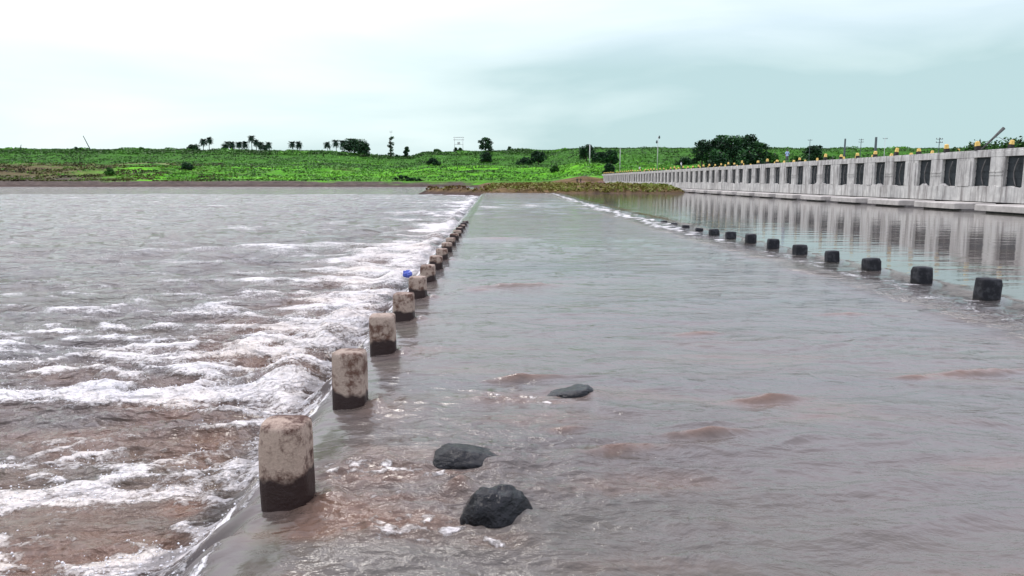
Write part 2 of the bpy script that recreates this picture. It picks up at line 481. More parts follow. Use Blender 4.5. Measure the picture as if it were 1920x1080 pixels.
    dturb = .0065 + .022 * np.exp(-((X + .1) / 1.3) ** 2 - ((YY - 4.4) / 1.6) ** 2) + .007 * sm(16, 34, YY)
    dch = (oct_(1.3, .6, 21) + oct_(.6, .3, 22) * .8 + oct_(.3, .15, 23) * .6 + oct_(.17, .07, 24) * .45 + oct_(.08, .04, 25) * .25)
    Z += deck * dturb * dch
    wx = 1.1 * perlin(X * .45, YY * .5, 81); wy = .5 * perlin(X * .5, YY * .6, 82)
    cur = (.5 - np.abs(perlin((X + wx) * .75, (YY + wy) * 1.9, 83))) * np.clip(.5 / dY - .6, 0, 1)
    cur2 = (.5 - np.abs(perlin((X + wx) * 1.7, (YY + wy) * 3.6, 84))) * np.clip(.26 / dY - .6, 0, 1)
    Z += deck * (.038 * cur + .020 * cur2) * (.45 + .9 * perlin(X * .3, YY * .4, 85))
    Z += deck * .012 * oct_(2.6, 1.0, 26)
    mud = np.zeros_like(X)
    # low standing waves over stones on the deck
    for (px, py, lx, ly, a) in ((1450, 748, .36, .07, .045), (1325, 815, .28, .06, .04), (1165, 845, .30, .06, .045), (1830, 700, .50, .08, .045),
                                (1715, 708, .22, .06, .03), (985, 712, .34, .07, .05), (975, 537, .75, .14, .06), (1060, 805, .16, .05, .03),
                                (860, 915, .09, .07, .07), (1600, 590, .5, .1, .02), (1310, 628, .35, .08, .025), (930, 448, 1.3, .3, .06), (900, 545, .4, .1, .03)):
        cx, cy, _ = on_level(px, py)
        g = np.exp(-((X - cx) / lx) ** 2 - ((YY - cy - .15 * (X - cx)) / ly) ** 2)
        rip = 1 + .35 * perlin(X * 7, YY * 16, 28)
        Z += a * g * rip; mud += .75 * g  # brown painted on hump faces turned away from the sky's reflection
        Z -= .4 * a * np.exp(-((X - cx + lx * .3) / lx) ** 2 - ((YY - cy + ly * 1.6) / ly) ** 2)
    # water shouldering round rocks, broken wake to the left (downstream)
    for k, (rx, ry, a, b, h) in enumerate(rocks):
        Z += .035 * np.exp(-((X - rx - a * .9) / (a * .6)) ** 2 - ((YY - ry) / (b * 1.5)) ** 2)
        wk = np.exp(-((X - rx + a * 2.4) / (a * 2.0)) ** 2 - ((YY - ry + .05) / (b * 1.1)) ** 2)
        Z += wk * .030 * (oct_(.20, .10, 31) + oct_(.09, .05, 32) * .8)
        foam += wk * (.42 + .9 * fbm(X * 8, YY * 12, 33, 3)) * (1.3, 1.4, 1.0)[k]
        mud += wk * .6
    for px, py, lx, ly, st in ((770, 930, .26, .05, 1.1), (930, 1020, .18, .08, .85), (1035, 757, .24, .04, .95), (690, 900, .40, .12, .42), (850, 884, .2, .03, .8)):
        cx, cy, _ = on_level(px, py)
        g = np.exp(-((X - cx) / lx) ** 2 - ((YY - cy) / ly) ** 2)
        foam += st * g * (.45 + 1.0 * fbm(X * 9, YY * 14, 34, 3)); mud += .5 * g
        Z += g * .022 * (oct_(.16, .08, 35) + oct_(.08, .04, 36))
    # posts: pile-up on the upstream side, eddy and ripples at the foot
    for (px, py, h) in left_posts[:8]:
        Z += .045 * np.exp(-((X - px - .22) / .12) ** 2 - ((YY - py) / .16) ** 2)
        g = np.exp(-((X - px - .25) / .32) ** 2 - ((YY - py + .12) / .30) ** 2)
        Z += .018 * g * (oct_(.14, .07, 41) + .6 * oct_(.07, .04, 42))
        mud += .40 * g; foam += .22 * g
        Z += .006 * np.exp(-((X - px) / .9) ** 2 - ((YY - py) / .6) ** 2) * np.sin(30 * np.hypot(X - px, (YY - py)))
    # upstream kerb row: short choppy riffle on its downstream side
    rif = np.exp(-((sr + .85 + .3 * perlin(X * .3, YY * .6, 78)) / .6) ** 2) * sm(2, 8, YY)
    Z += rif * .045 * (oct_(.42, .26, 51, True) + oct_(.2, .12, 52) * .8 + oct_(.1, .06, 53) * .4)
    Z -= .05 * sm(.3, -.6, sr) * deck * 0 
    foam += rif * (.46 + .55 * perlin(X * 3, YY * 3.5, 54)) * (.75 + .5 * sm(20, 34, YY))
    for (px, py, h) in right_posts:
        Z += .05 * np.exp(-((X - px - .28) / .13) ** 2 - ((YY - py) / .2) ** 2) * min(1, 10 * max(h, .02))
        foam += .55 * np.exp(-((X - px + .30) / .22) ** 2 - ((YY - py + .18) / .14) ** 2)
    # crest where the flow breaks over the far part of the kerb
    crest = np.exp(-((sr + .3) / .8) ** 2) * sm(27, 34, YY) * sm(75, 45, YY)
    Z += crest * .07 * (.6 + perlin(X, YY * .4, 55)); foam += crest * (-.15 + 1.1 * fbm(X * 1.8, YY * 1.1, 56, 3))
    fard = deck * sm(24, 45, YY) * sm(90, 60, YY)
    Z += fard * .05 * (oct_(5, 2.2, 76, True) + oct_(2.6, 1.3, 77) * .7 - .4)
    foam += fard * (.20 + .5 * perlin(X * .35, YY * .12, 57))
    foam += deck * .10 * perlin(X * .5, YY * 1.5, 58)
    calm = sm(-.1, .6, sr)
    # --- silt streaks
    mud += left * .38 * sm(.12, .55, perlin(X * .45, YY * 1.0, 61)) * sm(14, 5, YY)
    mud += left * .8 * np.exp(-((s + 1.7) / 2.0) ** 2) * (.6 + .9 * perlin(X * .8, YY * 1.4, 62)) * sm(60, 20, YY)
    mud += deck * .35 * sm(.1, .6, perlin(X * .6, YY * 2.0, 63)) * sm(12, 5, YY)
    for px, py, lx, ly, st in ((345, 940, .16, .12, 1.2), (390, 860, .35, .16, .8), (480, 668, .7, .25, .8), (560, 1000, .25, .1, .9), (640, 960, .3, .2, .6)):
        cx, cy, _ = on_level(px, py, LEFT_LEVEL * .9 if px < 500 else 0)
        mud += st * np.exp(-((X - cx) / lx) ** 2 - ((YY - cy) / ly) ** 2)
    glide = left * np.exp(-((YY - 6.75 - .25 * perlin(X * .6, X * 0 + .2, 79)) / .75) ** 4) * sm(-.7, -1.6, s) * sm(-9, -6, s)
    foam = foam - glide * (.30 + .25 * foam.clip(0))
    foam = np.clip(foam, -.3, .86); mud = np.clip(mud, 0, 1)
    chop = left * (.55 + .40 * np.exp(s / 6)) + deck * (.07 + .25 * sm(20, 45, YY)) + rif * .75 + crest * .5
    chop += .35 * np.exp(-((X + .2) / 1.4) ** 2 - ((YY - 4.4) / 1.5) ** 2) * sm(0, .3, s)
    chop = np.clip(chop, 0, 1) * (1 - calm)
    # the river bends away under the bank: water stays just one sheet
    v = np.stack([X, YY, Z], -1).reshape(-1, 3)
    i = np.arange(nr * nu).reshape(nr, nu)
    f = np.stack([i[:-1, :-1], i[:-1, 1:], i[1:, 1:], i[1:, :-1]], -1).reshape(-1, 4)
    o = np_mesh('river_water', v, f, M['water'], True, dict(foam=foam.ravel(), mud=mud.ravel(), calm=calm.ravel(), chop=chop.ravel()))
    # flying drops and clots of froth over the churning water
    rng = np.random.default_rng(12); w = (foam * (np.abs(s) < 7) * (YY > 3.4) * (YY < 17) * (s < 0)).clip(0) ** 2
    idx = np.argwhere(w > .30); pr = w[idx[:, 0], idx[:, 1]] * (YY[idx[:, 0], idx[:, 1]] ** 2.0); pr /= pr.sum()
    pk = idx[rng.choice(len(idx), 6500, p=pr)]
    c = np.stack([X[pk[:, 0], pk[:, 1]], YY[pk[:, 0], pk[:, 1]], Z[pk[:, 0], pk[:, 1]]], -1)
    c[:, :2] += rng.normal(size=(len(c), 2)) * .02; c[:, 2] += rng.exponential(.016, len(c))
    rad = rng.uniform(.0025, .009, len(c))[:, None, None]
    octa = np.array([[1, 0, 0], [-1, 0, 0], [0, 1, 0], [0, -1, 0], [0, 0, .8], [0, 0, -.8]], float)
    vv = (c[:, None, :] + octa[None] * rad * rng.uniform(.6, 1.5, (len(c), 1, 3))).reshape(-1, 3)
    ft = np.array([[0, 2, 4], [2, 1, 4], [1, 3, 4], [3, 0, 4], [2, 0, 5], [1, 2, 5], [3, 1, 5], [0, 3, 5]])
    ff = (np.arange(len(c))[:, None, None] * 6 + ft[None]).reshape(-1, 3)
    tag(np_mesh('river_spray', vv, ff, M['spray'], True), 'white drops of spray over the foaming lip of the causeway', None, None, 'stuff')
    tag(o, 'muddy brown river pouring over the causeway in foamy rapids', None, None, 'structure')
build_water()

# ------------------------------------------------------------------ land: one sheet, river bed to horizon
def shore(u, X):
    n = 4.0 * perlin(X * .02, X * 0 + .5, 70) + 2.2 * perlin(X * .11, X * 0 + .5, 71)
    return 279 + n - 33 * sm(.05, .10, u) + 6 * sm(.3, .5, u)
def spit_mask(X, Y):
    front = np.where(X < -3, 112 + (-3 - X) * 1.65, 112 - (X + 3) * .17)
    front = front + 1.5 * perlin(X * .15, X * 0 + 3.3, 72)
    leftb = np.maximum(-.056 * Y, -19)
    m = sm(-1.5, 7, Y - front) * sm(-1, 7, X - leftb) * (1 - sm(24, 29, X) * sm(250, 205, Y))
    tip = np.exp(-((Y - front - 4) / 4.0) ** 2) * sm(-19, -14, X) * sm(28, 20, X)
    return np.maximum(m, tip * .8)
def skyline_px(x):
    xs = [-900, 0, 350, 420, 600, 690, 715, 775, 800, 960, 1200, 1920, 2900]
    ys = [284, 284, 284, 286, 286, 292, 297, 297, 289, 285, 285, 285, 283]
    return np.interp(x, xs, ys)
def land_height(X, Y):
    u = X / np.maximum(Y, 1); px = 960 + u * FPX * 1.0
    t = Y - shore(u, X)
    topz = 1.9 + (338 - skyline_px(px)) / FPX * 452 * .985
    z = np.where(t < 0, -.5 + t * .25, 0)
    a = np.clip(t / 7, 0, 1); z = np.where(t >= 0, -.5 + 1.9 * a, z)
    b = sm(4, 105, t); z = z + np.where(t > 4, b * (.42 * topz), 0)
    c = sm(92, 170, t); z = z + np.where(t > 80, c * (topz * .58 - 1.4), 0)
    und = fbm(X * .02, Y * .03, 74, 4) * 1.6 + fbm(X * .09, Y * .13, 75, 3) * .5
    z = z + und * sm(6, 40, t) * (1 - .7 * sm(120, 170, t))
    z = np.maximum(z, -2.2)
    z = z - sm(400, 3500, t) * 6
    sp = spit_mask(X, Y)
    spz = -.9 + sp * (1.75 + .35 * fbm(X * .2, Y * .12, 76, 3))
    z = np.where(sp > 0.01, np.maximum(z, spz), z)
    # causeway and bridge approach
    ap = np.exp(-((X - 26) / 9.0) ** 2) * sm(236, 250, Y) * (1 - sm(330, 400, Y))
    z = z * (1 - ap) + np.maximum(z, 3.45) * ap
    return z
def land_color(X, Y, z):
    u = X / np.maximum(Y, 1); px = 960 + u * FPX; t = Y - shore(u, X)
    n = fbm(X * .03, Y * .05, 80, 5, .6); n2 = fbm(X * .12, Y * .2, 81, 4, .6)
    mud = np.array([.10, .078, .066]); soil = np.array([.14, .125, .055]); olive = np.array([.08, .14, .025])
    grass = np.array([.075, .27, .012]); bright = np.array([.13, .42, .012]); dark = np.array([.045, .15, .014])
    def mixc(a, b, w): return a * (1 - w[..., None]) + b * w[..., None]
    c = np.broadcast_to(grass, X.shape + (3,)).copy()
    c = mixc(c, bright, sm(-.05, .35, n + .3 * n2))
    c = mixc(c, olive, sm(.05, .4, -n + .5 * n2))
    c = mixc(c, dark, sm(80, 105, t + 14 * n2))
    lf = sm(330, 60, px + 260 * n)                      # bare tan slope on the left
    c = mixc(c, soil * .85, np.clip(lf * sm(112, 92, t + 8 * n2) * (1.05 + 1.2 * n2), 0, 1))
    c = mixc(c, np.array([.115, .07, .04]), np.clip(lf * sm(100, 70, t) * (.3 + 1.8 * n), 0, .9))
    c = mixc(c, np.array([.24, .25, .11]), sm(3.5, 0, np.abs(t - 103 - 5 * perlin(X * .03, X * 0, 83))) * sm(420, 330, px) * .8)
    mw = sm(17, 8, t + 13 * n2 + 8 * n + 10 * sm(500, 900, px))
    mw = np.maximum(mw, sm(42, 20, t + 14 * n2) * sm(330, 180, px + 80 * n))
    c = mixc(c, mud, mw)
    sp = spit_mask(X, Y)
    spc = np.array([.15, .10, .045]) * (1 + n2[..., None])
    c = np.where(((sp > .05) & (t < -2))[..., None], spc, c)
    c = mixc(c, np.array([.08, .055, .045]), sm(.15, -.1, z))
    return c
def build_land():
    u = np.concatenate([np.linspace(-4, -1.35, 50), np.linspace(-1.3, 1.35, 760), np.linspace(1.4, 4, 50)])
    Y = np.concatenate([np.array([.6, 3, 8, 20, 45, 75, 95]), np.linspace(100, 150, 60), np.linspace(152, 235, 45), np.linspace(236, 475, 300), np.geomspace(478, 9000, 45)])
    U, YY = np.meshgrid(u, Y); X = U * YY
    Z = land_height(X, YY); C = land_color(X, YY, Z)
    v = np.stack([X, YY, Z], -1).reshape(-1, 3); nr, nu = X.shape
    i = np.arange(nr * nu).reshape(nr, nu)
    f = np.stack([i[:-1, :-1], i[:-1, 1:], i[1:, 1:], i[1:, :-1]], -1).reshape(-1, 4)
    o = np_mesh('ground', v, f, M['ground'], True, dict(col=C.reshape(-1, 3)))
    tag(o, 'green flood plain and muddy far bank behind the river', None, None, 'structure')
build_land()
def ground_z(x, y): return float(land_height(np.array([x]), np.array([y]))[0])

# ------------------------------------------------------------------ vegetation
def leaf_cloud(C, size, rng, flat=.5, up=.35, bl=1.0):
    """leaf-shaped 4-gons with random tilt at centres C"""
    n = len(C)
    a = rng.normal(size=(n, 3)); a[:, 2] *= flat; a /= np.linalg.norm(a, axis=1)[:, None]
    b = rng.normal(size=(n, 3)); b[:, 2] += up; b -= a * (a * b).sum(1)[:, None]; b /= np.linalg.norm(b, axis=1)[:, None]
    s = (size * (.6 + .8 * rng.random(n)))[:, None]
    v = np.stack([C - a * s * .5, C + b * s * .34 * bl - a * s * .05, C + a * s * .55, C - b * s * .34 * bl + a * s * .05], 1)
    return v.reshape(-1, 3), np.arange(n * 4).reshape(n, 4)

def build_cover(name, mat, pts_fn, n, size, label, seed, hgt, tint_fn):
    rng = np.random.default_rng(seed)
    X, Y, keep = pts_fn(rng, n)
    X, Y = X[keep], Y[keep]
    Z = land_height(X, Y)
    k = len(X)
    h = hgt(X, Y) * rng.random(k) ** .7
    C = np.stack([X, Y, Z + h], -1)
    sz = size(X, Y) * np.ones(k)
    v, f = leaf_cloud(C, sz, rng)
    tint = np.clip(tint_fn(X, Y, h) + rng.normal(size=k) * .08, 0, 1)
    o = np_mesh(name, v, f, mat, False, dict(tint=np.repeat(tint, 4)))
    tag(o, label, None, None, 'stuff')

def pts_bank(rng, n):
    u = rng.uniform(-.80, .82, n); Y = 279 + 175 * rng.random(n) ** 1.0; X = u * Y
    t = Y - shore(u, X); px = 960 + u * FPX
    d = fbm(X * .03, Y * .05, 80, 5, .6)
    clump = fbm(X * .10, Y * .12, 90, 4, .6)
    keep = (t > 12) & (clump > -.12) & ((px > 320 + 260 * d) | (clump > .30) | (t > 106))
    return X, Y, keep
build_cover('bank_vegetation', M['cover'], pts_bank, 130000, lambda X, Y: .8,
            'dense bright green grass and low scrub covering the far river bank', 3,
            lambda X, Y: .35 + 1.3 * np.clip(fbm(X * .08, Y * .1, 91, 3), 0, 1),
            lambda X, Y, h: .60 - .38 * sm(75, 100, Y - 279) + 1.1 * fbm(X * .03, Y * .05, 92, 5, .62) + .7 * fbm(X * .006, Y * .09, 103, 3) - .12 * sm(330, 0, 960 + X / Y * FPX))
def pts_hedge(rng, n):
    u = rng.uniform(-.80, .82, n); Y = rng.uniform(425, 462, n); X = u * Y
    return X, Y, fbm(X * .07, Y * .05, 93, 3) > -.35
build_cover('hedgerow_vegetation', M['cover'], pts_hedge, 60000, lambda X, Y: 1.0,
            'darker green crop belt and scrub along the skyline of the far bank', 4,
            lambda X, Y: .8 + 2.6 * np.clip(fbm(X * .06, Y * .05, 94, 4, .6) + .05, 0, 1),
            lambda X, Y, h: .36 + .10 * h * .6 + 1.1 * fbm(X * .035, Y * .04, 95, 4, .6) - .06)
def pts_spit(rng, n):
    X = rng.uniform(-19, 30, n); Y = 107 + 75 * rng.random(n) ** 1.6
    return X, Y, (spit_mask(X, Y) > .42) & (fbm(X * .25, Y * .12, 96, 3) > -.25) & (land_height(X, Y) > .1)
def pts_slope(rng, n):
    u = rng.uniform(-.80, -.30, n); Y = 279 + 110 * rng.random(n); X = u * Y; px = 960 + u * FPX
    return X, Y, (fbm(X * .06, Y * .07, 99, 4, .6) > -.02) & (Y - shore(u, X) > 9) & (px < 430 + 260 * fbm(X * .03, Y * .05, 80, 5, .6))
build_cover('slope_vegetation', M['slope'], pts_slope, 26000, lambda X, Y: .9,
            'dull olive and brown weeds on the bare slope at the left', 8,
            lambda X, Y: .2 + .8 * np.clip(fbm(X * .08, Y * .1, 91, 3), 0, 1),
            lambda X, Y, h: .42 + 1.3 * fbm(X * .04, Y * .06, 101, 4, .6))
build_cover('spit_vegetation', M['reed'], pts_spit, 26000, lambda X, Y: .42,
            'low olive and rust brown reeds on the sand spit in mid river', 5,
            lambda X, Y: .15 + .75 * np.clip(fbm(X * .2, Y * .1, 97, 3) + .15, 0, 1),
            lambda X, Y, h: .38 + .9 * fbm(X * .09, Y * .08, 98, 3) + .25 * h + .012 * (X - 5))

def tree(name, x, ytop, Y, width_px, label, cat='tree', kind='broad', dens=1.0, seed=0, group=None, mat=None, base=None):
    """crown built from leaf clusters round limb ends, trunk and limbs tapered"""
    rng = np.random.default_rng(seed + 100); rnd = random.Random(seed)
    top = at_depth(x, ytop, Y); X = top[0]; zg = ground_z(X, Y) if base is None else base
    H = max(top[2] - zg, 1.5); W = width_px / FPX * Y * 1.12
    root = empty(name, (X, Y, zg)); tag(root, label, cat, group)
    tr = MB(); ends = []
    if kind == 'broad': nb, lo, hi = int(9 + W * .5), .25, .86
    elif kind == 'bush': nb, lo, hi = 10, .08, .70
    elif kind == 'column': nb, lo, hi = 9, .12, .93
    else: nb, lo, hi = 9, .1, .86
    th = .5 * H if kind in ('broad',) else .8 * H
    r0 = max(.035 * H, .08)
    lean = rnd.uniform(-.05, .05) * H
    tr.tube([(0, 0, -.4), (lean * .3, 0, th * .5), (lean, 0, th)], [r0, r0 * .8, r0 * .45], 7)
    for k in range(nb):
        q = (k + .5) / nb; hz = (lo + (hi - lo) * q) * H
        if kind == 'broad': rad = W * .40 * math.sqrt(max(0.06, 1 - ((q - .38) / .68) ** 2))
        elif kind == 'bush': rad = W * .36 * math.sqrt(max(.05, 1 - q * q))
        elif kind == 'column': rad = W * .26 * (.6 + .6 * rnd.random())
        else: rad = W * .36 * (1 - q) + .1
        a = k * 2.4 + rnd.random(); rr = rad * rnd.uniform(.55, 1.0)
        p = (math.cos(a) * rr, math.sin(a) * rr * .8, hz + rnd.uniform(-.05, .05) * H); ends.append(p)
        s0 = (lean * hz / H, 0, min(hz * .62, th * .97))
        m = [(s0[i] + p[i]) / 2 for i in range(3)]; m[2] += .03 * H
        tr.tube([s0, m, p], [r0 * .4, r0 * .25, r0 * .1], 5)
    tr.build('trunk', M['bark'], root)
    cs = []; cr = W * (.23 if kind == 'broad' else .24 if kind == 'bush' else .26) + .12
    if kind == 'cone': cr = W * .2 + .1
    cr = min(cr, .36 * H)
    leaf = min(.95, .2 * cr + .40)
    per = int(dens * 130)
    tint = []
    for p in ends:
        sc = rnd.uniform(.7, 1.2); d = rng.normal(size=(per, 3)); d /= np.linalg.norm(d, axis=1)[:, None]
        d *= (rng.random(per) ** .45)[:, None] * cr * sc; d[:, 2] *= .72
        c = d + np.array(p); cs.append(c)
        tint.append(.42 + .22 * rng.normal(size=per) + rnd.uniform(-.2, .22))
    C = np.concatenate(cs); C[:, 2] = np.where(C[:, 2] > H * .92, H * .92 + (C[:, 2] - H * .92) * .35, np.maximum(C[:, 2], .05))
    v, f = leaf_cloud(C, np.full(len(C), leaf), rng)
    np_mesh('crown', v, f, mat or M['leaf'], False, dict(tint=np.repeat(np.clip(np.concatenate(tint), 0, 1), 4)), parent=root)
    return root

def palm(x, ytop, Y, label, seed, group='palms along the skyline of the far bank'):
    rnd = random.Random(seed); rng = np.random.default_rng(seed)
    top = at_depth(x, ytop, Y); X = top[0]; zg = ground_z(X, Y); H = max(top[2] - zg, 3)
    root = empty('palm_tree', (X, Y, zg)); tag(root, label, 'palm tree', group)
    bend = rnd.uniform(-.5, .5); hc = H - 1.9
    t = MB(); t.tube([(0, 0, -.3), (bend * .3, 0, hc * .5), (bend, 0, hc)], [.26, .19, .15], 7); t.build('trunk', M['bark'], root)
    V = []; F = []; T = []
    for k in range(84):
        a = rnd.random() * 6.283; el = rnd.uniform(-1.2, 1.3); Lf = rnd.uniform(1.6, 3.1)
        pts = []
        for j in range(6):
            q = j / 5; r = Lf * q * math.cos(el * (1 - .3 * q)); z = Lf * (q * math.sin(el) - .42 * q * q)
            pts.append(Vector((bend + math.cos(a) * r, math.sin(a) * r, min(hc + z, H))))
        sd = Vector((-math.sin(a), math.cos(a), 0))
        for j in range(5):
            for s_ in (-1, 1):
                for q in (0, .5):
                    b0 = pts[j].lerp(pts[j + 1], q); b1 = pts[j].lerp(pts[j + 1], q + .42)
                    w = .85 * (1 - abs(j + q - 2) / 4.2)
                    tip = (b0 + b1) / 2 + sd * s_ * w + (pts[j + 1] - pts[j]) * .35 - Vector((0, 0, .22))
                    o = len(V); V += [b0, b1, tip + (b1 - b0) * .2, tip - (b1 - b0) * .2]; F.append([o, o + 1, o + 2, o + 3]); T += [rnd.uniform(.15, .85)] * 4
    np_mesh('crown', [tuple(p) for p in V], F, M['palm'], False, dict(tint=T), parent=root)

PAL = [(380, 259, 'palm just left of the pair of tallest heads on the left knoll'), (391, 256, 'tallest palm on the left knoll beside the round bush'),
       (421, 269, 'short palm, first in the long clump of palms'), (427, 264, 'second palm from the left in the long clump'), (435, 264, 'third palm from the left in the long clump, before its gap'),
       (449, 265, 'palm right of the gap in the long clump'), (458, 264, 'palm left beside the tallest head of the long clump'), (471, 253, 'tallest palm of the long clump on the skyline'),
       (480, 261, 'palm right beside the tallest head of the long clump'), (488, 265, 'slim palm second right of the tallest head of the clump'), (496, 270, 'low palm between the last heads of the long clump'), (504, 265, 'rightmost palm of the long clump'),
       (549, 264, 'left one of the lone pair of palms'), (561, 264, 'right one of the lone pair of palms'),
       (614, 265, 'small lone palm left of the pair beside the big tree'), (630, 261, 'taller palm of the pair left of the big tree'), (641, 262, 'palm nearest to the big spreading tree')]
for i, (x, y, lb) in enumerate(PAL): palm(x, y - 1, 466 + (i * 7) % 11, lb, 500 + i)
TREES = [
 ('shrub', 361, 268, 462, 26, 'rounded dark shrub on the left knoll left of two palms', 'shrub', 'bush', 1.0),
 ('spreading_tree', 664, 259, 440, 42, 'big dark spreading tree at the right end of the palms', 'tree', 'broad', 1.2),
 ('spreading_tree', 682, 267, 425, 22, 'smaller dark tree touching the right side of the big spreading tree', 'tree', 'broad', 1.0),
 ('creeper_covered_tree', 732, 253, 430, 13, 'very slender ragged tree standing alone in the dip of the skyline', 'tree', 'column', .7),
 ('conical_tree', 762, 272, 430, 16, 'small pointed dark tree right of the slender ragged tree', 'tree', 'cone', 1.0),
 ('shrub', 745, 289, 428, 10, 'tiny dark shrub between slender tree and pointed tree', 'shrub', 'bush', .6),
 ('shrub', 855, 273, 452, 8, 'left of two small round shrubs under the twin pole', 'shrub', 'bush', .8),
 ('shrub', 863, 273, 452, 8, 'right of two small round shrubs under the twin pole', 'shrub', 'bush', .8),
 ('mop_headed_tree', 911, 256, 425, 24, 'dark mop headed tree with tall bare stem on the middle skyline', 'tree', 'broad', .9),
 ('shrub', 912, 281, 400, 26, 'dark bush at the foot of the mop headed tree', 'shrub', 'bush', 1.0),
 ('shrub', 820, 278, 455, 16, 'low green shrub on the skyline left of the twin pole', 'shrub', 'bush', .8),
 ('shrub', 956, 272, 450, 9, 'tiny dark shrub on the skyline right of mop headed tree', 'shrub', 'bush', .7),
 ('shrub', 812, 294, 375, 30, 'wide dark shrub on the upper meadow below the twin pole', 'shrub', 'bush', 1.1),
 ('shrub', 755, 327, 296, 42, 'wide dark bush low on the meadow by the water', 'shrub', 'bush', 1.3),
 ('shrub', 775, 332, 292, 40, 'low dark scrub trailing right of the wide bush by the water', 'shrub', 'bush', 1.0),
 ('shrub', 1010, 282, 385, 26, 'dark round tree standing on the meadow in mid slope', 'tree', 'broad', 1.1),
 ('shrub', 985, 292, 385, 34, 'dark scrub spreading left of the round meadow tree', 'shrub', 'bush', 1.0),
 ('shrub', 1040, 308, 330, 16, 'small dark bush low on the bright green meadow', 'shrub', 'bush', .9),
 ('leafy_tree', 1100, 269, 350, 26, 'dark tree directly behind the white pole', 'tree', 'broad', 1.2),
 ('leafy_tree', 1126, 285, 345, 30, 'low spreading dark tree right of the white pole', 'tree', 'broad', 1.0),
 ('leafy_tree', 1146, 280, 320, 26, 'dark tree above the far end of the bridge', 'tree', 'broad', 1.1),
 ('shrub', 1143, 300, 290, 24, 'dark shrub right at the far end of the bridge', 'shrub', 'bush', 1.2),
 ('shrub', 1285, 292, 330, 36, 'dark shrub left of the big grove behind the bridge', 'shrub', 'bush', 1.1),
 ('grove_tree', 1318, 258, 300, 34, 'leftmost tree of the big dark grove with gaps in its crown', 'tree', 'broad', 1.1),
 ('grove_tree', 1345, 250, 305, 42, 'second tree from the left in the big dark grove', 'tree', 'broad', 1.4),
 ('grove_tree', 1372, 249, 298, 44, 'middle tree of the big dark grove', 'tree', 'broad', 1.4),
 ('grove_tree', 1402, 247, 305, 46, 'tallest tree of the big dark grove behind the bridge', 'tree', 'broad', 1.4),
 ('grove_tree', 1425, 257, 300, 30, 'rightmost tree of the big dark grove', 'tree', 'broad', 1.1),
 ('shrub', 1350, 274, 285, 60, 'broad shrub filling the left foot of the big grove', 'shrub', 'bush', 1.6),
 ('shrub', 1405, 272, 285, 60, 'broad shrub filling the right foot of the big grove', 'shrub', 'bush', 1.6),
 ('shrub', 1452, 277, 300, 30, 'low green shrub between the grove and the person', 'shrub', 'bush', 1.0),
 ('leafy_tree', 1526, 271, 330, 38, 'flat topped dark tree behind the bridge right of the person', 'tree', 'broad', .9),
 ('shrub', 1400, 328, 0, 0, '', '', '', 0),
 ('shrub', 1500, 280, 260, 50, 'green shrub below the flat topped tree, left part', 'shrub', 'bush', 1.3),
 ('shrub', 1560, 282, 250, 60, 'green shrub below the flat topped tree, right part', 'shrub', 'bush', 1.3),
 ('shrub', 145, 275, 440, 34, 'dark shrub on the skyline at the foot of the leaning pole', 'shrub', 'bush', 1.1),
 ('shrub', 265, 275, 445, 12, 'small green shrub on the left skyline', 'shrub', 'bush', .8),
 ('shrub', 350, 302, 345, 26, 'dark rounded bush on the meadow below the left knoll', 'shrub', 'bush', 1.0),
 ('shrub', 205, 312, 320, 18, 'grey green bush on the bare tan slope', 'shrub', 'bush', .9),
]
for i, (nm, x, y, Y, w, lb, cat, kd, dn) in enumerate(TREES):
    if not w: continue
    gm = M['leaf_mid'] if ('green' in lb and cat == 'shrub') else None
    tree(nm, x, y, Y, w, lb, cat, kd, dn, 40 + i, 'trees and shrubs on the far bank', gm)

# ------------------------------------------------------------------ bridge
BX0, BY0, BSL, BEND = 30.6, 44.0, -.005, 246.0
TOPZ = 3.74
root = empty('barrage_bridge', (BX0, BY0, 0), math.atan(-BSL))
tag(root, 'long low concrete barrage bridge with a row of square gate openings', 'bridge')
YL0, YL1 = -20.2, BEND - BY0                       # local Y along the bridge; local X across, 0 = face towards the causeway
PERIOD, W1, G1, G2 = 6.7, 1.72, 1.40, 1.86
mb = MB(); mb.box(0.0, 5.2, YL0, YL1, 3.38, TOPZ, ch=.03); mb.build('deck_beam', M['bridge'], root)
mb = MB(); mb.box(.35, 4.85, YL0, YL1, TOPZ + .004, TOPZ + .05); mb.build('road_surface', M['road'], root)
mb = MB(); mb.box(.02, .30, YL0, YL1, TOPZ + .001, TOPZ + .10, ch=.02); mb.build('kerb', M['bridge'], root)
mb = MB(); mb.box(4.9, 5.18, YL0, YL1, TOPZ + .001, TOPZ + .10, ch=.02); mb.build('kerb', M['bridge'], root)
rnd = random.Random(8)
npair = int((YL1 - YL0) / PERIOD)
k0 = 0.87 - PERIOD * 3                             # right-hand edge of the first opening (Y = 44.87)
def apron_profile(y0, y1, seed):
    """sill wall with a broken, crusted upper edge"""
    m = MB(); r = random.Random(seed); n = 14; top = []
    for i in range(n + 1):
        top.append(1.47 + r.uniform(-.06, .07) + (.13 if r.random() < .18 else 0))
    for i in range(n):
        a = y0 + (y1 - y0) * i / n; b = y0 + (y1 - y0) * (i + 1) / n
        v = [(-.06, a, .52), (-.06, b, .52), (-.06, b, top[i + 1]), (-.06, a, top[i]), (.55, a, .52), (.55, b, .52), (.55, b, top[i + 1] + .02), (.55, a, top[i] + .02)]
        m.add(v, [[0, 3, 2, 1], [3, 7, 6, 2], [4, 5, 6, 7], [0, 1, 5, 4]] + ([[0, 4, 7, 3]] if i == 0 else []) + ([[1, 2, 6, 5]] if i == n - 1 else []))
    return m
i = 0
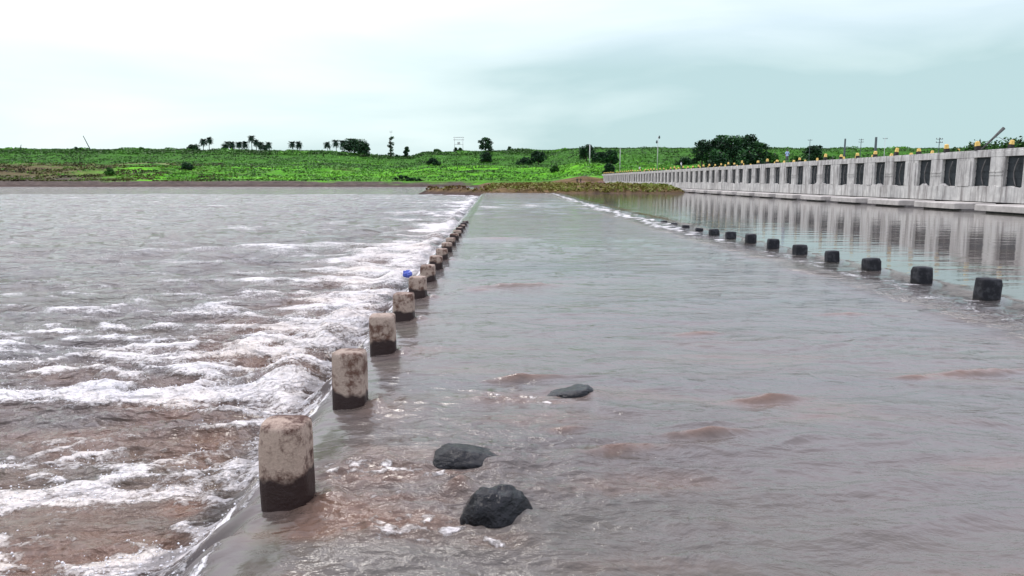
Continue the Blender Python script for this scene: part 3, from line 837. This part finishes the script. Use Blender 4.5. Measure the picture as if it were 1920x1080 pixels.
while True:
    y = k0 + i * PERIOD
    if y + PERIOD > YL1: break
    # piers: wide one before the pair, narrow one inside the pair
    p = MB(); p.box(0.012, 5.0, y - G2, y, .9, 3.378, ch=.02); p.box(-.045, .01, y - G2 + .25, y - .3, 1.5, 3.2); po = p.build('pier', M['bridge'], root)
    p = MB(); p.box(0.012, 5.0, y + W1, y + W1 + G1, .9, 3.378, ch=.02)
    p.box(-.03, .01, y + W1 + .05, y + W1 + G1 - .05, 2.42, 2.50); p.box(-.03, .01, y + W1 + .05, y + W1 + G1 - .05, 2.22, 2.26); p.build('pier', M['bridge'], root)
    apron_profile(y - G2, y - G2 + PERIOD, 20 + i).build('sill_wall', M['bridge'], root)
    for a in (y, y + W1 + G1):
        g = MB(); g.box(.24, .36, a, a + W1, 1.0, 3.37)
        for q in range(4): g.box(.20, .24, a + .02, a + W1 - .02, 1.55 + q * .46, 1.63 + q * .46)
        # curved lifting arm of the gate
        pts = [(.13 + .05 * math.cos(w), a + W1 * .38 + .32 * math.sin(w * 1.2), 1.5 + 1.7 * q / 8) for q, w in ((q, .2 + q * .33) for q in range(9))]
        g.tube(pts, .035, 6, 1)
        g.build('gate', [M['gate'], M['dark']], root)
    # projecting footing just above the flood
    f = MB(); f.box(-2.75, -.1, y - 4.75, y - .05, .11, .47, ch=.04); f.build('footing', M['footing'], root)
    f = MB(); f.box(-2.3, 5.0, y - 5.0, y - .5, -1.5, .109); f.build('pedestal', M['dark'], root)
    i += 1
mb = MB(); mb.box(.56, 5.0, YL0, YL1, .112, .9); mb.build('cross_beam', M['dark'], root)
# inspection stain panel at the near right: lettering in the photo is illegible, left blank

# guard stones on both kerbs
ordn = ['first', 'second', 'third', 'fourth', 'fifth', 'sixth', 'seventh', 'eighth', 'ninth', 'tenth', 'eleventh', 'twelfth', 'thirteenth', 'fourteenth', 'fifteenth', 'sixteenth']
def guard_stone():
    m = MB(); m.box(-.17, .17, -.17, .17, 0, .30, 1, 0, .93); m.box(-.158, .158, -.158, .158, .301, .62, 0, .05, .86)
    return m.build('guard_stone', [M['yellow'], M['black']])
proto = None
rs = random.Random(4)
ca, sa = math.cos(math.atan(-BSL)), math.sin(math.atan(-BSL))
def on_bridge(lx, ly, z): return (BX0 + lx * ca - ly * sa, BY0 + lx * sa + ly * ca, z)
for side_, lx in (('near', .16), ('far', 5.03)):
    j = 0; ly = (-.9 if side_ == 'near' else 6.0)
    while ly < YL1 - 2:
        if j > 3 and rs.random() < .08: ly += 3.35; continue
        if proto is None: proto = guard_stone(); o = proto
        else: o = proto.copy(); COL.objects.link(o)
        o.location = on_bridge(lx, ly, TOPZ + .095); o.rotation_euler = (rs.uniform(-.12, .12), rs.uniform(-.12, .12), rs.uniform(-.3, .3)); q_ = rs.uniform(.72, .92); o.scale = (q_, q_, rs.uniform(.62, 1.05))
        nm = side_ + ' kerb of the bridge'
        if j < 16: lb = ordn[j] + ' yellow topped guard stone from the right edge, ' + nm
        else: lb = 'tiny yellow topped guard stone on the distant left half, ' + nm
        tag(o, lb, 'guard stone', 'yellow topped guard stones on the ' + nm)
        j += 1; ly += 3.35 + rs.uniform(-.3, .3)

# ------------------------------------------------------------------ causeway
def build_causeway():
    m = MB(); ys = [1.0 + 1.5 * i for i in range(70)]
    L_ = [(float(left_edge(y)) - .02, y) for y in ys]; R_ = [(float(right_edge(y)) + .35, y) for y in ys]
    n = len(ys)
    v = [(x, y, -.30) for x, y in L_] + [(x, y, -.30) for x, y in R_] + [(x - .55, y, -2) for x, y in L_] + [(x + .1, y, -2) for x, y in R_]
    f = []
    for i in range(n - 1):
        f += [[i, n + i, n + i + 1, i + 1], [i, i + 1, 2 * n + i + 1, 2 * n + i], [n + i, 3 * n + i, 3 * n + i + 1, n + i + 1]]
    m.add(v, f)
    return tag(m.build('causeway_road', M['deckc']), 'submerged concrete causeway roadway under the brown flood', None, None, 'structure')
build_causeway()

def post_mesh(name, w, d, h, mat, seed, n=4.2, dome=.03):
    m = MB(); r = random.Random(seed); rings = []; K = 36
    prof = [(-.5, 1.0), (-.3, 1.0), (-.1, 1.0), (0, 1.0), (h * .25, 1), (h * .5, .995), (h * .75, .99), (h - .035, .985), (h - .012, .955), (h, .88), (h + dome, .5), (h + dome * 1.1, .1)]
    ph = r.random() * 9
    for z, s in prof:
        rg = []
        for k in range(K):
            a = 2 * math.pi * k / K; c, q = math.cos(a), math.sin(a)
            rad = (abs(c) ** n + abs(q) ** n) ** (-1 / n)
            wob = 1 + (0 if z < h - .06 else -.10 * max(0, math.sin(1.3 * a + ph)) ** 6) + .012 * math.sin(3 * a + ph + z * 7) + .010 * math.sin(7 * a + z * 19 + ph) + r.uniform(-.006, .006)
            if z >= h - .04: wob += r.uniform(-.02, .01)
            rg.append((c * rad * w / 2 * s * wob, q * rad * d / 2 * s * wob, z))
        rings.append(rg)
    m.rings(rings, 0, True)
    return m.build(name, mat)
for i, (x, y, h) in enumerate(left_posts):
    o = post_mesh('guard_post', .285, .27, h, M['post' if i else 'post_wet'], 60 + i, 4.2, .010)
    o.location = (x, y, -.01); o.rotation_euler = (random.Random(i).uniform(-.03, .03), random.Random(i + 9).uniform(-.035, .03), random.Random(i + 4).uniform(-.1, .1))
    desc = 'blotched concrete post, nearest to the camera, at the causeway lip' if i == 0 else ordn[i] + ' concrete post from the camera along the foaming causeway lip'
    tag(o, desc, 'guard post', 'pale concrete posts along the foaming left lip of the causeway')
for i, (x, y, h) in enumerate(right_posts):
    rb = random.Random(900 + i)
    o = post_mesh('kerb_block', rb.uniform(.29, .33) if i < 9 else .28, .28, max(h, .03) * rb.uniform(.93, 1.04), M['post_dark'], 160 + i, 6, .008)
    o.location = (x + .03, y, 0); o.rotation_euler = (rb.uniform(-.04, .04), rb.uniform(-.07, .07), rb.uniform(-.2, .2))
    if i < 9: lb = ordn[i] + ' black block from the right edge in the calm water row'
    else: lb = ordn[i] + ' barely showing black block, past the clear ones, towards the far end'
    tag(o, lb, 'kerb block', 'black wet blocks along the upstream edge of the causeway')

# ------------------------------------------------------------------ rocks on the causeway
def rock(x, y, a, b, h, seed, label, kind):
    n1, n2 = 40, 22; V = []; r = np.random.default_rng(seed)
    th = np.linspace(0, 2 * np.pi, n1, endpoint=False); phv = np.linspace(-.5 * np.pi, .5 * np.pi, n2)
    T, P = np.meshgrid(th, phv)
    dx, dy, dz = np.cos(P) * np.cos(T), np.cos(P) * np.sin(T), np.sin(P)
    n = .16 * perlin(dx * 1.6 + seed, dy * 1.6 + dz * 1.3, seed) + .08 * perlin(dx * 4 + seed, dy * 4 + dz * 3, seed + 1) + .03 * perlin(dx * 10, dy * 10 + dz * 8, seed + 2)
    rr = 1 + n
    # planar facets give the broken basalt look
    for k in range(9):
        f = r.normal(size=3); f[2] = abs(f[2]); f /= np.linalg.norm(f); c = r.uniform(.84, .99)
        dot = dx * f[0] + dy * f[1] + dz * f[2]; rr = np.where(dot > 0, np.minimum(rr, c / np.maximum(dot, 1e-3)), rr)
    X, Y, Z = dx * rr * a, dy * rr * b, dz * rr * h
    if kind == 'slab':                    # steep left end, tapering to the right
        k = (X / a + 1) / 2; Z = np.where(Z > 0, Z * (1.12 - .85 * np.clip(k, 0, 1)), Z); X = np.where(X < -.8 * a, -.8 * a + (X + .8 * a) * .3, X)
    elif kind == 'wedge':                 # high right end, washed over on the left
        k = (X / a + 1) / 2; Z = np.where(Z > 0, Z * (.15 + .95 * np.clip(k, 0, 1)), Z)
    v = np.stack([X, Y, Z], -1).reshape(-1, 3); i = np.arange(n1 * n2).reshape(n2, n1); j = np.roll(i, -1, 1)
    f = np.stack([i[:-1], j[:-1], j[1:], i[1:]], -1).reshape(-1, 4)
    o = np_mesh('rock', v, f, M['rock'], True); o.location = (x, y, -.015)
    tag(o, label, 'rock', 'black rocks poking out of the shallow water')
RL = [('flat bluish black rock with a steep left end, middle of three', 'slab'), ('domed shiny black rock nearest to the camera', 'dome'), ('black wedge shaped rock farthest out, washed over on its left', 'wedge')]
for i, (x, y, a, b, h) in enumerate(rocks): rock(x, y + b * .7, a * 1.12, b * 1.2, h * (.78, .92, .72)[i], 7 + i * 5, *RL[i])

# blue plastic caught in the foam
def plastic():
    x, y, _ = on_level(764, 520, -.25)
    rng = np.random.default_rng(3); n1, n2 = 18, 10
    T, P = np.meshgrid(np.linspace(0, 2 * np.pi, n1, endpoint=False), np.linspace(-1.5, 1.5, n2))
    dx, dy, dz = np.cos(P) * np.cos(T), np.cos(P) * np.sin(T), np.sin(P)
    r = 1 + .35 * perlin(dx * 2.3, dy * 2.3 + dz * 2, 5) + .18 * perlin(dx * 6, dy * 6 + dz * 4, 6)
    v = np.stack([dx * r * .11, dy * r * .08, dz * r * .08], -1).reshape(-1, 3); i = np.arange(n1 * n2).reshape(n2, n1); j = np.roll(i, -1, 1)
    o = np_mesh('plastic_bag', v, np.stack([i[:-1], j[:-1], j[1:], i[1:]], -1).reshape(-1, 4), M['bag'], False)
    o.location = (x, y, -.17); tag(o, 'crumpled bright blue plastic bag caught in the foam', 'plastic bag')
plastic()

# ------------------------------------------------------------------ poles
def utility_pole(x, ytop, Y, label, style, base=None, mat='pole', lean=0.0, r=.13):
    top = at_depth(x, ytop, Y); zg = ground_z(top[0], Y) if base is None else base
    H = top[2] - zg; root = empty('utility_pole', (top[0], Y, zg)); root.rotation_euler.y = lean
    tag(root, label, 'utility pole', 'poles on the far bank and behind the bridge')
    m = MB(); m.tube([(0, 0, -.5), (0, 0, H)], [r, r * .65], 8); m.build('shaft', M[mat], root)
    if style in ('cross', 'double'):
        for q in ((.35,) if style == 'cross' else (.35, 1.1)):
            m = MB(); m.box(-.75, .75, -.05, .05, H - q - .05, H - q + .05); a = m.build('crossarm', M['pole_dark'], root)
            for xx in (-.68, 0.22, .68):
                s = MB(); s.tube([(xx, 0, H - q + .05), (xx, 0, H - q + .12), (xx, 0, H - q + .26)], [.03, .09, .05], 7); s.build('insulator', M['ceramic'], a)
    if style == 'lamp':
        for sx_, dz in ((-1, -2.0), (1, -.15)):
            m = MB(); m.tube([(0, 0, H + dz - .4), (sx_ * .35, 0, H + dz)], .06, 6); m.build('bracket', M['pole_dark'], root)
            m = MB(); m.tube([(sx_ * .5, 0, H + dz - .7), (sx_ * .5, 0, H + dz - .35), (sx_ * .5, 0, H + dz + .5)], [.18, .36, .22], 8); m.build('lamp_head', M['pole_dark'], root)
    return root
utility_pole(1106, 271, 330, 'white pole in front of the dark tree left of the bridge end', 'plain', r=.30)
utility_pole(1163, 277, 300, 'thin pale pole above the far end of the bridge', 'cross', r=.16)
utility_pole(1234, 256, 300, 'tall pale pole with two dark lamp heads', 'lamp', r=.17)
utility_pole(1163, 253, 0.001, '', '') if False else None
utility_pole(168, 252, 440, 'grey pole leaning to the left on the left skyline', 'plain', mat='pole_dark', lean=-.42, r=.30)
utility_pole(37, 271, 440, 'short stub pole on the far left skyline', 'plain', mat='pole_dark', lean=.2, r=.25)
utility_pole(1519, 261, 260, 'thin pole above the flat topped tree', 'cross', mat='pole_dark')
utility_pole(1585, 260, 150, 'dark thick pole, left of the pair of thick ones', 'plain', mat='pole_dark', r=.26)
utility_pole(1615, 260, 240, 'thin pole with crossarms between two thick dark poles', 'double', mat='pole_dark')
utility_pole(1643, 257, 130, 'tallest thick dark pole behind the bridge', 'plain', mat='pole_dark', r=.30)
utility_pole(1660, 258, 240, 'faint thin pole right of the tallest dark pole', 'cross', mat='pole', r=.1)
utility_pole(1762, 258, 170, 'thin crossarm pole behind the right part of the bridge', 'double', mat='pole_dark', r=.12)
utility_pole(1128, 272, 360, 'short pale pole among trees near the bridge end', 'cross', r=.12) if False else None
utility_pole(733, 245, 450, 'pale pole top rising out of the slender ragged tree', 'double', r=.12)

def twin_pole(x, ytop, Y):
    top = at_depth(x, ytop, Y); zg = ground_z(top[0], Y); H = top[2] - zg
    root = empty('transformer_stand', (top[0], Y, zg)); tag(root, 'faint pale twin pole stand with crossbars on the middle skyline', 'transformer stand')
    for s in (-1, 1):
        m = MB(); m.tube([(s * 2.5, 0, -.5), (s * 2.5, 0, H)], .13, 7); m.build('leg', M['pole'], root)
    for z in (H - .2, H - 1.6):
        m = MB(); m.box(-3.2, 3.2, -.09, .09, z - .16, z + .16); m.build('crossbar', M['pole'], root)
    m = MB(); m.box(-.8, .8, -.5, .5, H - 4.2, H - 2.9, ch=.1); m.box(-2.6, 2.6, -.3, .3, H - 4.4, H - 4.22); m.build('transformer_tank', M['pole'], root)
twin_pole(860, 257, 450)

# ------------------------------------------------------------------ people
def person(loc, rz, H, shirt, trousers, label, arms='down', lean=0.0):
    s = H / 1.72
    J = dict(pel=(0, 0, .93), bel=(0, .01, 1.08), chest=(0, .0, 1.30), neck=(0, -.01, 1.47), head=(0, -.02, 1.56), crown=(0, -.01, 1.68),
             hl=(-.10, 0, .88), kl=(-.13, -.02, .49), al=(-.14, .02, .09), tl=(-.15, -.13, .04),
             hr=(.10, 0, .88), kr=(.12, -.05, .49), ar=(.15, 0, .09), tr=(.17, -.15, .04),
             sl=(-.18, 0, 1.40), el=(-.24, .02, 1.13), wl=(-.25, -.06, .88), fl=(-.25, -.09, .76),
             sr=(.18, 0, 1.40), er=(.25, .02, 1.13), wr=(.24, -.08, .89), fr=(.23, -.12, .77))
    if arms == 'hip': J['er'] = (.36, .06, 1.15); J['wr'] = (.20, -.04, 1.0); J['fr'] = (.13, -.08, .97)
    R = dict(pel=.125, bel=.115, chest=.135, neck=.052, head=.088, crown=.075, hl=.085, kl=.055, al=.04, tl=.035, hr=.085, kr=.055, ar=.04, tr=.035,
             sl=.06, el=.042, wl=.028, fl=.030, sr=.06, er=.042, wr=.028, fr=.030)
    E = [('pel', 'bel'), ('bel', 'chest'), ('chest', 'neck'), ('neck', 'head'), ('head', 'crown'), ('pel', 'hl'), ('hl', 'kl'), ('kl', 'al'), ('al', 'tl'), ('pel', 'hr'), ('hr', 'kr'), ('kr', 'ar'), ('ar', 'tr'),
         ('chest', 'sl'), ('sl', 'el'), ('el', 'wl'), ('wl', 'fl'), ('chest', 'sr'), ('sr', 'er'), ('er', 'wr'), ('wr', 'fr')]
    keys = list(J); idx = {k: i for i, k in enumerate(keys)}
    me = bpy.data.meshes.new('body_skeleton')
    me.from_pydata([tuple(c * s for c in (J[k][0], J[k][1] + lean * J[k][2], J[k][2])) for k in keys], [(idx[a], idx[b]) for a, b in E], [])
    o = bpy.data.objects.new('person', me); COL.objects.link(o)
    md = o.modifiers.new('skin', 'SKIN'); md.use_smooth_shade = True
    o.modifiers.new('sub', 'SUBSURF').levels = 1
    sv = me.skin_vertices[0].data if me.skin_vertices else None
    if sv is None:
        return None
    for k in keys:
        sv[idx[k]].radius = (R[k] * s, R[k] * s * (.78 if k in ('pel', 'bel', 'chest') else 1)); sv[idx[k]].use_root = (k == 'pel')
    dg = bpy.context.evaluated_depsgraph_get()
    body = bpy.data.meshes.new_from_object(o.evaluated_get(dg)); bpy.data.objects.remove(o)
    body.materials.clear()
    for m in (M['skin'], shirt, trousers, M['dark_cloth']): body.materials.append(m)
    for p in body.polygons:
        c = p.center / s; p.use_smooth = True
        if c.z < .075: mi = 3
        elif c.z < .95 and abs(c.x) < .215: mi = 2
        elif c.z < 1.46 and c.z > .92 and (abs(c.x) < .215 or c.z > 1.16): mi = 1
        else: mi = 0
        p.material_index = mi
    b = bpy.data.objects.new('person', body); COL.objects.link(b); b.location = loc; b.rotation_euler.z = rz
    tag(b, label, 'person')
    # face details and hair
    hm = MB(); rings = []
    for i in range(7):
        a = i / 6 * 1.35; rr = .108 * math.cos(a * .98) + .004
        rings.append([(math.cos(t) * rr * s, (math.sin(t) * rr * 1.1 + lean * 1.66 + .012) * s, (1.615 + .115 * math.sin(a)) * s) for t in [2 * math.pi * k / 14 for k in range(14)]])
    hm.rings(rings, 0, True); hm.build('hair', M['hair'], b)
    return b
def person_on_bridge(px, lx_, shirt, tr, lb, H, arms='down', rz=0):
    # stand on the deck where the line of sight through px crosses local x = lx_
    for k in range(8000):
        ly = k * .025; p = on_bridge(lx_, ly, TOPZ + .05)
        ax = 960 + p[0] / (p[1] * CT + (CAM_H - p[2]) * ST) * FPX
        if ax <= px: break
    return person(p, rz, H, shirt, tr, lb, arms)
person_on_bridge(1475, 2.2, M['blue_shirt'], M['grey_cloth'], 'person in a light blue shirt standing on the bridge', 1.74, 'hip', .3)
person_on_bridge(1277, 1.6, M['white_shirt'], M['grey_cloth'], 'small distant person in white on the bridge left of the grove', 1.62, 'down', .8)
person_on_bridge(1199, 1.6, M['white_shirt'], M['dark_cloth'], 'tiny distant person in white near the far bridge end', 1.6, 'down', -.5)
for px, lb, rz in ((1082, 'person in dark clothes on the spit, left of two', .4), (1089, 'person in dark clothes on the spit, right of two', -.9)):
    p = at_depth(px, 346, 205); person((p[0], 205, ground_z(p[0], 205) - .02), rz, 1.66, M['dark_cloth'], M['dark_cloth'], lb)

# ------------------------------------------------------------------ heap of branches and a beam on the bridge at the right
def debris(px, lx_, w, h, label, seed, n=1300):
    for k in range(8000):
        ly = -4 + k * .02; p = on_bridge(lx_, ly, TOPZ + .05)
        if 960 + p[0] / (p[1] * CT + (CAM_H - p[2]) * ST) * FPX <= px: break
    root = empty('branch_heap', p); tag(root, label, 'branch heap')
    rng = np.random.default_rng(seed); t = MB(); rr = random.Random(seed)
    for k in range(9):
        a = rr.uniform(0, 6.28); t.tube([(rr.uniform(-.3, .3) * w, rr.uniform(-.3, .3) * w, .03), (math.cos(a) * w * .5, math.sin(a) * w * .6, h * rr.uniform(.4, 1.1))], [.035, .012], 5)
    t.build('branches', M['wood'], root)
    d = rng.normal(size=(n, 3)) * np.array([w * .25, w * .42, h * .3]); d[:, 2] = np.abs(d[:, 2]) + .03
    v, f = leaf_cloud(d, np.full(n, .17), rng)
    np_mesh('leaves', v, f, M['leaf_mid'], False, dict(tint=np.repeat(np.clip(.4 + .25 * rng.normal(size=n), 0, 1), 4)), parent=root)
    return p
debris(1840, 1.2, 1.5, .8, 'dark green branches heaped on the bridge below the slanting beam', 5)
debris(1900, 1.4, 1.6, .9, 'rightmost heap of dark green branches on the bridge', 6)
debris(1786, 1.4, .7, .45, 'small tuft of branches on the bridge left of the larger heaps', 7, 500)
p0 = at_depth(1862, 262, 48.5); p1 = at_depth(1882, 243, 48.5)
dv = Vector(p1) - Vector(p0); base = Vector(p0) - dv * 1.15
m = MB(); m.tube([(0, 0, 0), tuple(dv * 1.1), tuple(dv * 2.15)], [.05, .07, .11], 8)
o = m.build('timber_beam', M['wood']); o.location = (base.x, base.y, max(base.z, TOPZ + .1))
tag(o, 'dark slanting beam sticking up from the branch heap on the bridge', 'beam')

# ------------------------------------------------------------------ rubble on the spit and under the bridge end
rr = random.Random(77)
for i in range(26):
    if i < 14: px, Y = rr.uniform(1060, 1135), rr.uniform(200, 238)
    else: px, Y = rr.uniform(850, 1060), rr.uniform(128, 190)
    X = (px - 960) / FPX * Y; s = rr.uniform(.35, 1.1) * (1.3 if i < 14 else .6)
    m = MB(); rings = []
    for z, q in ((-.4, .8), (0, 1), (.35, .85), (.62, .45)):
        rings.append([(math.cos(a) * s * q * rr.uniform(.8, 1.15), math.sin(a) * s * q * rr.uniform(.8, 1.15), z * s) for a in [k * .785 for k in range(8)]])
    m.rings(rings); o = m.build('boulder', M['rubble']); o.location = (X, Y, ground_z(X, Y))
    tag(o, 'small brown boulder among the rubble by the far bridge end' if i < 14 else 'small brown boulder lying on the reedy spit', 'boulder', 'boulders by the far bridge end' if i < 14 else 'boulders on the reedy spit')
